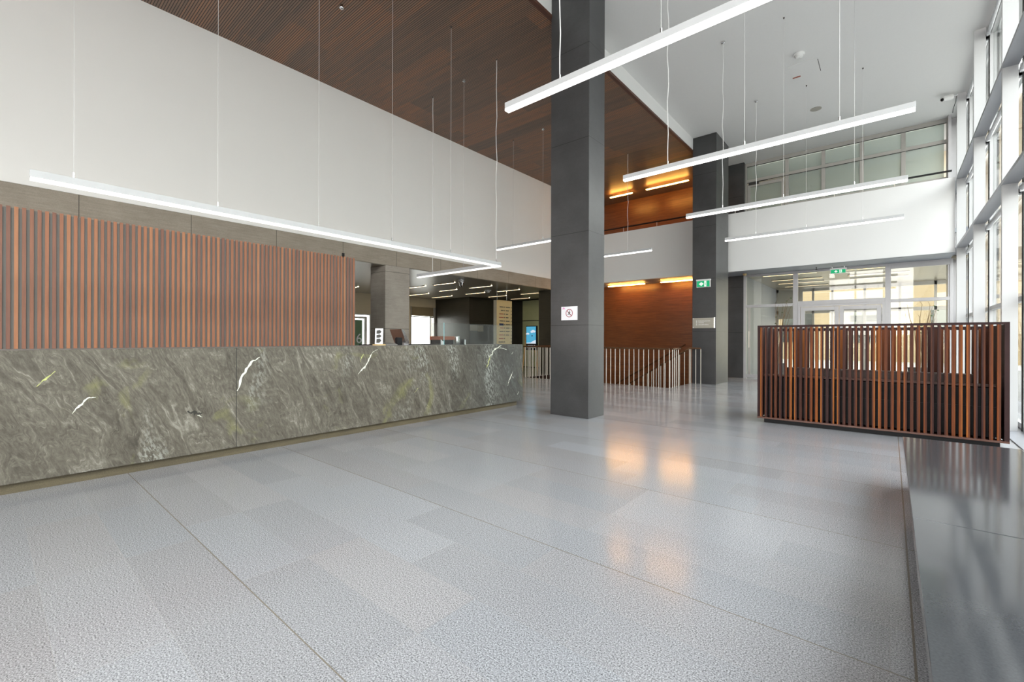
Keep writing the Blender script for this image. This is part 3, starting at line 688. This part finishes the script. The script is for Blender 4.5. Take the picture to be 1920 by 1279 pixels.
tag(build('document_tray', MB().prism([(-5.45, 3.67, 1.10), (-5.45, 3.86, 1.10), (-5.70, 3.86, 1.10), (-5.70, 3.67, 1.10)], (0, 0, 0.018)).prism([(-5.47, 3.68, 1.118), (-5.47, 3.855, 1.118), (-5.69, 3.855, 1.135), (-5.69, 3.68, 1.135)], (0, 0, 0.006)), 'backing', bevel=0.003), 'flat grey tray on the counter beside the black phone', 'tray')
t = thing('tilted_monitor', (-5.62, 4.1, 1.10), 'silver monitor edge leaning on the counter before the window', 'monitor')
build('screen', MB().prism([(-5.60, 4.12, 1.13), (-5.60, 4.18, 1.13), (-5.60, 4.08, 1.33), (-5.60, 4.03, 1.34)], (-0.30, 0.0, 0)), 'chrome', t)
build('stand', MB().box(-5.75, -5.62, 4.1, 4.18, 1.10, 1.13), 'frame', t)
tag(build('metal_cup', MB().lathe((-5.5, 5.075, 1.10), [(0.040, 0), (0.042, 0.005), (0.042, 0.13), (0.039, 0.14), (0.036, 0.135)], 24), 'chrome', smooth=True), 'shiny steel cup on the counter behind the glass screen', 'cup')
tag(build('stapler', MB().box(-5.52, -5.47, 5.165, 5.20, 1.10, 1.19).box(-5.53, -5.46, 5.155, 5.203, 1.10, 1.112), 'black', bevel=0.004), 'narrow black object right of the steel cup', 'stationery')
tag(build('paper_stack', MB().box(-5.54, -5.46, 5.213, 5.232, 1.10, 1.183), 'paper'), 'narrow white card right of the black object on the counter', 'card')
tag(build('leaflet', MB().prism([(-5.48, 4.705, 1.10), (-5.48, 4.77, 1.10), (-5.49, 4.77, 1.15), (-5.49, 4.712, 1.185)], (-0.006, 0, 0)), 'paper'), 'small pale leaflet leaning left of the glass screen', 'leaflet')
t = thing('storage_box', (-7.6, 6.57, 1.0), 'terracotta topped box standing in front of the dark wall', 'box')
build('lid', MB().box(-7.8, -7.45, 6.36, 6.8, 1.17, 1.25), 'terracotta', t, bevel=0.006)
build('body', MB().box(-7.78, -7.47, 6.38, 6.78, 0, 1.17), 'black', t)
# glass screen
t = thing('glass_screen', (-5.4, 5.5, 1.10), 'clear glass screen on the counter end', 'screen')
build('pane', MB().box(-5.304, -5.296, 4.62, 6.24, 1.10, 1.445), 'screenglass', t)
build('pane', MB().box(-5.60, -5.306, 4.612, 4.62, 1.10, 1.445), 'screenglass', t)
build('glass_edge', MB().box(-5.305, -5.295, 4.608, 4.6119, 1.10, 1.446), 'glassedge', t); build('glass_edge', MB().box(-5.303, -5.297, 6.241, 6.246, 1.10, 1.446), 'screenglass', t)
tag(build('wall_plate', MB().box(-12.749, -12.735, 12.43, 12.86, 1.515, 1.752), 'brass'), 'silver wall plate in the back room, left of the two', 'plaque', 'silver plates on the back room wall')
tag(build('wall_plate', MB().box(-12.749, -12.735, 12.88, 13.19, 1.49, 1.74), 'brass'), 'silver wall plate in the back room, right of the two', 'plaque', 'silver plates on the back room wall')

# ------------------------------------------------------------ directory sign and easel
t = thing('directory_sign', (-10.07, 11.4, 0), 'tall beige company directory panel with two columns of entries', 'sign')
build('side_panel', MB().box(-10.15, -10.012, 11.0, 11.78, 0, 2.49), 'brass', t)
build('face', MB().box(-10.011, -10.0, 11.005, 11.775, 0.05, 2.495), 'dirpanel', t)
en = MB(); random.seed(3)
for i in range(13):
    z = 2.27-i*0.118
    m1 = [0, 0, 2, 2, 0, 1, 2, 0, 2, 2, 0, 2, 0][i]
    wdt = [0.22, 0.16, 0.24, 0.25, 0.22, 0.24, 0.2, 0.22, 0.24, 0.25, 0.27, 0.24, 0.2][i]
    en.box(-9.999, -9.995, 11.36-wdt, 11.34, z-(0.036 if m1 == 1 else 0.014), z+(0.036 if m1 == 1 else 0.014), m1)
    en.ring((-9.999, 11.385, z), 0.002, 0.021, (0, 1, 0), (0, 0, 1), (0.004, 0, 0), 10, 0)
    if i < 9: en.box(-9.999, -9.995, 11.45, 11.45+[0.22, 0.16, 0.12, 0.14, 0.2, 0.22, 0.2, 0.2, 0.18][i], z-0.014, z+0.014, 0)
    en.ring((-9.999, 11.735, z), 0.002, 0.019, (0, 1, 0), (0, 0, 1), (0.004, 0, 0), 10, 0)
build('lettering', en, ['ink', 'navy', 'redink'], t)
for y in (11.06, 11.55): build('hanger', MB().tube((-10.05, y, 2.49), (-10.05, y, 2.858), 0.008), 'chrome', t)

t = thing('poster_easel', (-9.7, 12.5, 0), 'pine easel holding a blue sky picture poster beyond the railing', 'easel')
build('easel_frame', MB().tube((-10.16, 12.55, 0), (-10.02, 12.62, 1.52), 0.018).tube((-9.45, 12.55, 0), (-9.55, 12.62, 1.6), 0.018).tube((-9.8, 13.0, 0), (-9.8, 12.64, 1.6), 0.018)
      .tube((-10.05, 12.6, 1.37), (-9.56, 12.6, 1.37), 0.015).tube((-10.08, 12.58, 1.13), (-9.55, 12.58, 1.13), 0.015), 'pine', t)
bd = build('board', MB().box(-9.94, -9.46, 12.49, 12.53, 0.80, 1.66), 'black', t)
build('poster', MB().box(-9.92, -9.50, 12.482, 12.489, 1.03, 1.63), 'bluepost', bd)
cl = MB()
for cx, cz, s_ in ((-9.62, 1.47, 0.055), (-9.67, 1.45, 0.05), (-9.57, 1.455, 0.045), (-9.86, 1.385, 0.04), (-9.82, 1.375, 0.03), (-9.9, 1.375, 0.03)):
    cl.prism([(cx+s_*1.3*math.cos(a*math.pi/8), 12.4815, cz+s_*0.8*math.sin(a*math.pi/8)) for a in range(16)], (0, -0.001, 0))
cl.prism([(-9.92, 12.4815, 1.03), (-9.50, 12.4815, 1.03), (-9.50, 12.4815, 1.16), (-9.6, 12.4815, 1.13), (-9.72, 12.4815, 1.07), (-9.92, 12.4815, 1.055)], (0, -0.001, 0))
build('clouds', cl, 'cloud', bd)
build('picture_mark', MB().ring((-9.66, 12.4812, 1.305), 0.002, 0.026, (1, 0, 0), (0, 0, 1), (0, -0.001, 0), 12), 'navy', bd)
text_mesh('ARDC', 0.13, (-9.70, 12.487, 0.925), (H, 0, 0), 'paper', bd)
t = thing('glass_cabinet', (-11.5, 14.9, 0), 'pale green glazed panel on the back wall beside the black pier', 'cabinet')
build('door', MB().box(-12.05, -10.9, 14.90, 14.99, 0.02, 1.95), 'palegreen', t)
build('upper_panel', MB().box(-12.05, -10.9, 14.90, 14.99, 1.98, 2.82), 'palegreen', t)
build('handle', MB().tube((-11.3, 14.86, 0.75), (-11.3, 14.86, 0.95), 0.015).tube((-11.3, 14.86, 0.95), (-11.3, 14.9, 0.95), 0.01).tube((-11.3, 14.86, 0.75), (-11.3, 14.9, 0.75), 0.01), 'black', t)

# cameras and detectors
t = thing('dome_camera', (-8.99, 8.5, 2.86), 'silver dome security camera under the left soffit', 'camera')
build('mount', MB().lathe((-9.05, 8.5, 2.77), [(0.07, 0), (0.08, 0.03), (0.08, 0.089)], 20), 'frame', t, smooth=True)
build('dome', MB().lathe((-9.05, 8.5, 2.63), [(0.01, 0), (0.04, 0.015), (0.062, 0.055), (0.068, 0.10), (0.085, 0.12), (0.085, 0.14)], 20), 'chrome', t, smooth=True)
build('lens', MB().lathe((-9.02, 8.47, 2.618), [(0.006, 0), (0.018, 0.006), (0.02, 0.03)], 12), 'black', t)
t = thing('smoke_detector', (-10.5, 11.1, 2.80), 'white smoke detector on the back room ceiling', 'detector')
build('base', MB().lathe((-10.5, 11.1, 2.825), [(0.10, 0), (0.11, 0.02), (0.11, 0.034)], 20), 'whiteplastic', t)
build('head', MB().lathe((-10.5, 11.1, 2.76), [(0.02, 0), (0.05, 0.01), (0.05, 0.03), (0.07, 0.064)], 20), 'whiteplastic', t)
t = thing('smoke_detector', (-1.357, 10.10, 6.63), 'white smoke detector on the white ceiling between pendant lights', 'detector')
build('base', MB().lathe((-1.357, 10.10, 6.65), [(0.085, 0), (0.095, 0.015), (0.095, 0.039)], 24), 'whiteplastic', t)
build('head', MB().lathe((-1.357, 10.10, 6.60), [(0.03, 0), (0.06, 0.012), (0.06, 0.03), (0.075, 0.05)], 24), 'whiteplastic', t)
tag(build('ceiling_speaker', MB().lathe((-1.37, 12.77, 6.679), [(0.10, 0), (0.115, 0.004), (0.115, 0.0105)], 28), 'speaker'), 'round beige speaker flush in the white ceiling', 'speaker')
t = thing('access_hatch', (-1.35, 10.9, 6.685), 'square access hatch in the white ceiling', 'hatch')
build('panel', MB().box(-1.60, -1.10, 10.44, 11.36, 6.683, 6.6895), 'white_ceiling', t)
build('latch', MB().box(-1.58, -1.44, 10.93, 10.97, 6.676, 6.6825), 'redink', t)
build('gap', MB().box(-1.105, -1.095, 10.5, 11.0, 6.681, 6.6829), 'ink', t)
t = thing('security_camera', (1.0, 13.85, 6.55), 'white security camera in the far right ceiling corner', 'camera')
build('body', MB().tube((0.86, 13.75, 6.55), (1.02, 13.87, 6.60), 0.055, 0.06, 16), 'whiteplastic', t)
build('lens', MB().tube((0.85, 13.742, 6.535), (0.88, 13.76, 6.545), 0.03, 0.04, 12), 'black', t)
build('arm', MB().tube((1.02, 13.87, 6.60), (1.115, 13.95, 6.64), 0.014), 'chrome', t)
build('cable', MB().path([(1.10, 13.94, 6.64), (1.09, 13.93, 6.5), (1.05, 13.92, 6.35), (1.04, 13.9, 6.25)], 0.006), 'black', t)
for x, y, lb in ((-4.6, 13.9, 0), ): pass
tag(build('ceiling_spotlight', MB().lathe((-3.35, 14.75, 3.11), [(0.02, 0), (0.05, 0.02), (0.055, 0.061)], 16), 'dirpanel'), 'small spot fitting under the balcony beside the dark panel', 'spotlight')
tag(build('sprinkler_head', MB().lathe((-1.55, 14.65, 3.10), [(0.03, 0), (0.03, 0.008), (0.008, 0.01), (0.008, 0.05), (0.02, 0.071)], 12), 'ink'), 'tiny dark sprinkler under the balcony left of the exit sign', 'sprinkler')

# ------------------------------------------------------------ signs
t = thing('prohibition_sign', (-3.785, 5.82, 1.5), 'white paper no running sign on the near column', 'sign')
build('sheet', MB().box(-3.932, -3.638, 5.824, 5.829, 1.49, 1.70), 'paper', t)
c0 = (-3.785, 5.8238, 1.597)
sg = MB().ring(c0, 0.054, 0.064, (1, 0, 0), (0, 0, 1), (0, -0.001, 0), 36)
a = math.radians(-45); dx, dz = math.cos(a), math.sin(a); nx, nz2 = -dz*0.005, dx*0.005
sg.prism([(c0[0]-dx*0.056+nx, c0[1], c0[2]-dz*0.056+nz2), (c0[0]+dx*0.056+nx, c0[1], c0[2]+dz*0.056+nz2), (c0[0]+dx*0.056-nx, c0[1], c0[2]+dz*0.056-nz2), (c0[0]-dx*0.056-nx, c0[1], c0[2]-dz*0.056-nz2)], (0, -0.001, 0))
build('ban_ring', sg, 'red', t)
ps = MB()
def seg2(x0, z0, x1, z1, wd):
    d = math.hypot(x1-x0, z1-z0); ax, az = -(z1-z0)/d*wd, (x1-x0)/d*wd
    ps.prism([(c0[0]+x0+ax, c0[1]-0.001, c0[2]+z0+az), (c0[0]+x1+ax, c0[1]-0.001, c0[2]+z1+az), (c0[0]+x1-ax, c0[1]-0.001, c0[2]+z1-az), (c0[0]+x0-ax, c0[1]-0.001, c0[2]+z0-az)], (0, -0.001, 0))
seg2(0.006, 0.022, -0.006, -0.006, 0.007); seg2(0.004, 0.018, 0.022, 0.008, 0.0035); seg2(0.0, 0.015, -0.018, 0.006, 0.0035)
seg2(-0.006, -0.006, 0.014, -0.014, 0.005); seg2(0.014, -0.014, 0.016, -0.034, 0.004); seg2(-0.006, -0.006, -0.014, -0.020, 0.005); seg2(-0.014, -0.020, -0.032, -0.024, 0.004)
ps.ring((c0[0]+0.010, c0[1]-0.001, c0[2]+0.032), 0.0005, 0.008, (1, 0, 0), (0, 0, 1), (0, -0.001, 0), 12)
build('running_figure', ps, 'ink', t)
build('corner_logo', MB().box(-3.912, -3.862, 5.8228, 5.8238, 1.662, 1.672).prism([(-3.905, 5.8235, 1.675), (-3.868, 5.8235, 1.675), (-3.887, 5.8235, 1.688)], (0, -0.001, 0)), 'magenta', t)

def exit_sign(x0, x1, y, z0, z1, label):
    t = thing('exit_sign', ((x0+x1)/2, y, z0), label, 'sign')
    wd = x1-x0; h = z1-z0
    build('housing', MB().box(x0, x1, y-0.05, y, z0, z1).box(x0-0.01, x1+0.01, y-0.055, y, z1, z1+0.035), 'whiteplastic', t, bevel=0.003)
    build('green_panel', MB().box(x0+0.012, x1-0.012, y-0.054, y-0.051, z0+0.012, z1-0.008), 'green', t)
    cx = x0+wd*0.36; cz = (z0+z1)/2; s_ = h*0.30
    pc = MB().box(x0+wd*0.58, x0+wd*0.74, y-0.057, y-0.055, z0+0.016, z1-0.012)
    pc.prism([(cx-s_*1.2, y-0.055, cz), (cx, y-0.055, cz+s_), (cx+s_*1.2, y-0.055, cz), (cx, y-0.055, cz-s_)], (0, -0.002, 0))
    build('pictogram', pc, 'exitwhite', t)
    fg = MB(); fx = x0+wd*0.66
    fg.box(fx-0.006, fx+0.006, y-0.06, y-0.0575, cz-0.02, cz+0.015)
    fg.ring((fx, y-0.0575, cz+0.026), 0.0005, 0.008, (1, 0, 0), (0, 0, 1), (0, -0.002, 0), 10)
    fg.prism([(fx, y-0.0575, cz-0.015), (fx+0.02, y-0.0575, cz-0.04), (fx+0.012, y-0.0575, cz-0.042), (fx-0.006, y-0.0575, cz-0.02)], (0, -0.002, 0))
    build('running_figure', fg, 'green', t)
    return t
exit_sign(-4.017, -3.665, 12.499, 2.595, 2.775, 'green exit sign on the stair column')
e2 = exit_sign(-1.234, -0.895, 14.62, 2.95, 3.06, 'green exit sign hanging under the balcony above the doors')
build('hanger', MB().box(-1.2, -1.19, 14.59, 14.60, 3.095, 3.18).box(-0.94, -0.93, 14.59, 14.60, 3.095, 3.18), 'chrome', e2)
t = thing('wall_plaque', (-3.84, 12.49, 1.5), 'brushed steel direction plaque on the stair column', 'sign')
build('plate', MB().box(-4.128, -3.575, 12.484, 12.499, 1.50, 1.775), 'brass', t)
build('end_cap', MB().box(-3.575, -3.545, 12.480, 12.499, 1.50, 1.78), 'chrome', t)
build('screws', MB().ring((-4.108, 12.4838, 1.755), 0.001, 0.014, (1, 0, 0), (0, 0, 1), (0, -0.002, 0), 10).ring((-4.108, 12.4838, 1.52), 0.001, 0.014, (1, 0, 0), (0, 0, 1), (0, -0.002, 0), 10), 'whiteplastic', t)
tx = MB()
for i, (z, ln) in enumerate(((1.69, 0.30), (1.643, 0.13), (1.592, 0.26))):
    tx.ring((-4.02, 12.4835, z), 0.001, 0.016, (1, 0, 0), (0, 0, 1), (0, -0.002, 0), 12)
    x = -3.975; random.seed(i)
    while x < -3.975+ln:
        wv = random.uniform(0.008, 0.016); tx.box(x, x+wv, 12.4815, 12.4835, z-0.009, z+random.choice((0.006, 0.012))); x += wv+0.006
build('lettering', tx, 'whiteplastic', t)

# ------------------------------------------------------------ stairs and railings
def railing(pts, label, z=0.95, pitch=0.132, start=0.0, sloped=None):
    t = thing('stair_railing', (*pts[0][:2], 0), label, 'railing')
    hr = MB()
    for a, b in zip(pts, pts[1:]):
        a, b = Vector(a), Vector(b); d = (b-a); d.z = 0; d.normalize(); n = Vector((-d.y, d.x, 0))*0.030
        v = Vector((0, 0, 0.042))
        hr.prism([a+n, a-n, a-n+v, a+n+v], b-a)
    build('handrail', hr, 'bronze', t, bevel=0.004)
    proto = None
    for a, b in zip(pts, pts[1:]):
        a, b = Vector(a), Vector(b); L = math.hypot(b.x-a.x, b.y-a.y); n = max(1, int(L/pitch))
        for i in range(n+1):
            q = a+(b-a)*(min(1, (i*pitch+start)/L)); zb = q.z-0.95
            if zb < -2.2: continue
            if proto is None:
                proto = build('baluster', MB().tube((q.x, q.y, zb), (q.x, q.y, q.z+0.001), 0.0105, seg=8), 'baluster', t); p0 = Vector((q.x, q.y, zb)); 
            else:
                c = proto.copy(); COL.objects.link(c); c.parent = t; c.location = Vector((q.x, q.y, zb))-p0+proto.location
    return t
railing([(-4.13, 10.82, 0.94), (-8.70, 10.82, 0.94)], 'front stair railing with pale balusters behind the near column')
railing([(-4.11, 10.97, 0.94), (-4.11, 11.49, 0.94)], 'short return railing at the near corner of the stair opening')
railing([(-3.87, 12.36, 0.93), (-4.17, 12.36, 0.93), (-8.0, 12.36, -1.42)], 'sloping railing going down the stairs from the plaque column')
railing([(-8.74, 10.95, 0.94), (-8.74, 12.30, 0.94)], 'side railing along the left edge of the stair opening')
t = thing('wall_handrail', (-5.5, 15.33, 0.2), 'sloping dark handrail fixed to the wood wall above the stairs', 'handrail')
build('rail', MB().tube((-5.3, 15.32, 1.02), (-8.6, 15.32, -0.9), 0.02), 'bronze', t)
hb = MB()
for k in (0.1, 0.5, 0.9): hb.tube((-5.3-3.3*k, 15.32, 1.02-1.92*k-0.02), (-5.3-3.3*k, 15.40, 1.02-1.92*k-0.06), 0.008)
build('bracket', hb, 'chrome', t)
stp = MB()
for i in range(17):
    x = -4.35-i*0.24; stp.box(x-0.25, x, 12.45, 15.38, -0.165*(i+1)-0.16, -0.165*(i+1))
tag(build('staircase', stp, 'tread'), 'stone staircase descending beside the wood wall', 'stairs')

# ------------------------------------------------------------ slatted seating booth
bt = thing('slatted_booth', (-0.24, 7.7, 0), 'seating booth screened by mixed tone wooden slats', 'booth')
YF, YR = 7.25, 8.25
sl = MB(); n = 40
for i in range(n):
    x = -1.44+i*0.06; sl.box(x, x+0.030, YF, YF+0.045, 0.085, 1.372)
build('front_slats', sl, 'slatR', bt)
sl = MB()
for i in range(n):
    x = -1.42+i*0.06; sl.box(x, x+0.036, YR, YR+0.045, 0.085, 1.345)
build('rear_slats', sl, 'slatR', bt)
build('bottom_rail', MB().box(-1.475, 0.995, YF-0.003, YF+0.10, 0.062, 0.084), 'fascia_wood', bt)
build('top_rail', MB().box(-1.475, 0.995, YF+0.0455, YF+0.07, 1.375, 1.40).box(-1.475, 0.995, YF, YF+0.045, 1.3725, 1.40), 'slatD', bt)
build('rear_rail', MB().box(-1.475, 0.995, YR+0.0455, YR+0.07, 1.33, 1.375).box(-1.475, 0.995, YR+0.0455, YR+0.07, 0.06, 0.10), 'slatD', bt)
sideL = MB()
sideL.box(-1.475, -1.445, YF, YF+0.05, 0.085, 1.372)
for k in range(17): sideL.box(-1.475, -1.43, YF+0.06+k*0.06, YF+0.095+k*0.06, 0.085, 1.375)
build('side_slats', sideL, 'slatD', bt)
sideR = MB().box(0.955, 0.995, YF, YR+0.05, 0.085, 1.3725)
build('side_panel', sideR, 'slatD', bt)
build('plinth', MB().box(-1.40, 0.93, YF+0.06, YR-0.02, 0, 0.061), 'black', bt)
build('seat_base', MB().box(-1.40, 0.93, YF+0.10, YR-0.10, 0.10, 0.44), 'black', bt)
build('back_panel', MB().box(-1.42, 0.92, YF+0.22, YF+0.30, 0.44, 0.665).box(-1.42, 0.92, YF+0.12, YF+0.219, 0.10, 0.655), 'black', bt)
build('ledge', MB().box(-1.42, 0.94, YF+0.115, YF+0.34, 0.666, 0.684), 'fascia_wood', bt, bevel=0.003)
for x0, x1 in ((-1.17, -0.50), (-0.485, 0.13), (0.145, 0.76)):
    build('back_cushion', MB().box(x0, x1, YF+0.36, YF+0.50, 0.46, 0.79), 'leather', bt, bevel=0.02)
    build('seat_cushion', MB().box(x0, x1, YF+0.51, YR-0.13, 0.441, 0.50), 'leather', bt, bevel=0.02)

# ------------------------------------------------------------ polished stone bench
t = thing('stone_bench', (0.4, 1.2, 0), 'long low polished charcoal granite bench at the right edge', 'bench')
build('slab', MB().box(0.076, 0.733, 2.7025, 4.90, 0.34, 0.40), 'benchstone', t, bevel=0.002)
build('slab', MB().box(0.076, 0.733, -2.5, 2.6975, 0.34, 0.40), 'benchstone', t, bevel=0.002)
build('base', MB().box(0.13, 0.70, -2.5, 4.84, 0, 0.339), 'benchstone', t)
build('seam', MB().box(0.08, 0.73, 2.6976, 2.7024, 0.34, 0.396), 'gasket', t)

# ------------------------------------------------------------ twig plants behind the booth
def plant(cx, cy, n, top, label, seed):
    random.seed(seed)
    t = thing('twig_planter', (cx, cy, 0), label, 'plant')
    build('pot', MB().lathe((cx, cy, 0), [(0.18, 0), (0.22, 0.55), (0.20, 0.55), (0.18, 0.5)], 20), 'pot', t, smooth=False)
    tw = MB(); lf = MB()
    for i in range(n):
        a = random.uniform(0, 6.28); b = random.uniform(0.05, 0.30)
        h = top*random.uniform(0.80, 1.0); p0 = Vector((cx+0.08*math.cos(a), cy+0.08*math.sin(a), 0.48)); pts = [p0]
        for k in range(1, 6):
            q = k/5; pts.append(Vector((cx+(0.08+b*q*q)*math.cos(a)+random.uniform(-0.02, 0.02), cy+(0.08+b*q*q)*math.sin(a), 0.48+(h-0.48)*q)))
        for k in range(5): tw.tube(pts[k], pts[k+1], 0.011-0.0015*k, 0.011-0.0015*(k+1), 5)
        for k in (3, 4, 5):
            e = pts[k]+Vector((random.uniform(-0.1, 0.1), random.uniform(-0.08, 0.08), random.uniform(0.04, 0.14)))
            tw.tube(pts[k], e, 0.004, 0.002, 4)
            if random.random() < 0.35: lf.prism([e, e+Vector((0.03, 0, 0.012)), e+Vector((0.055, 0, -0.008)), e+Vector((0.03, 0, -0.018))], (0, 0.003, 0))
    build('twigs', tw, 'twig', t)
    if lf.v: build('leaves', lf, 'leaf', t)
plant(-2.42, 14.1, 8, 2.25, 'planter with tall bare twigs behind the booth, left', 1)
plant(0.52, 14.1, 8, 2.1, 'planter with tall bare twigs behind the booth, right', 5)

# ------------------------------------------------------------ balcony railing
t = thing('balcony_railing', (-3.5, YB+0.09, 4.87), 'thin dark handrail on short posts along the balcony', 'railing')
build('handrail', MB().box(-8.6, -3.6, YB+0.06, YB+0.12, 5.03, 5.06).box(-3.6, 1.05, YB+0.06, YB+0.12, 5.03, 5.06), 'black', t)
x = -8.2
while x < 1.1:
    build('post', MB().tube((x, YB+0.09, 4.87), (x, YB+0.09, 5.03), 0.009), 'baluster', t); x += 1.2 - 0.02

for o in bpy.data.objects:
    if '_w' in o: del o['_w']
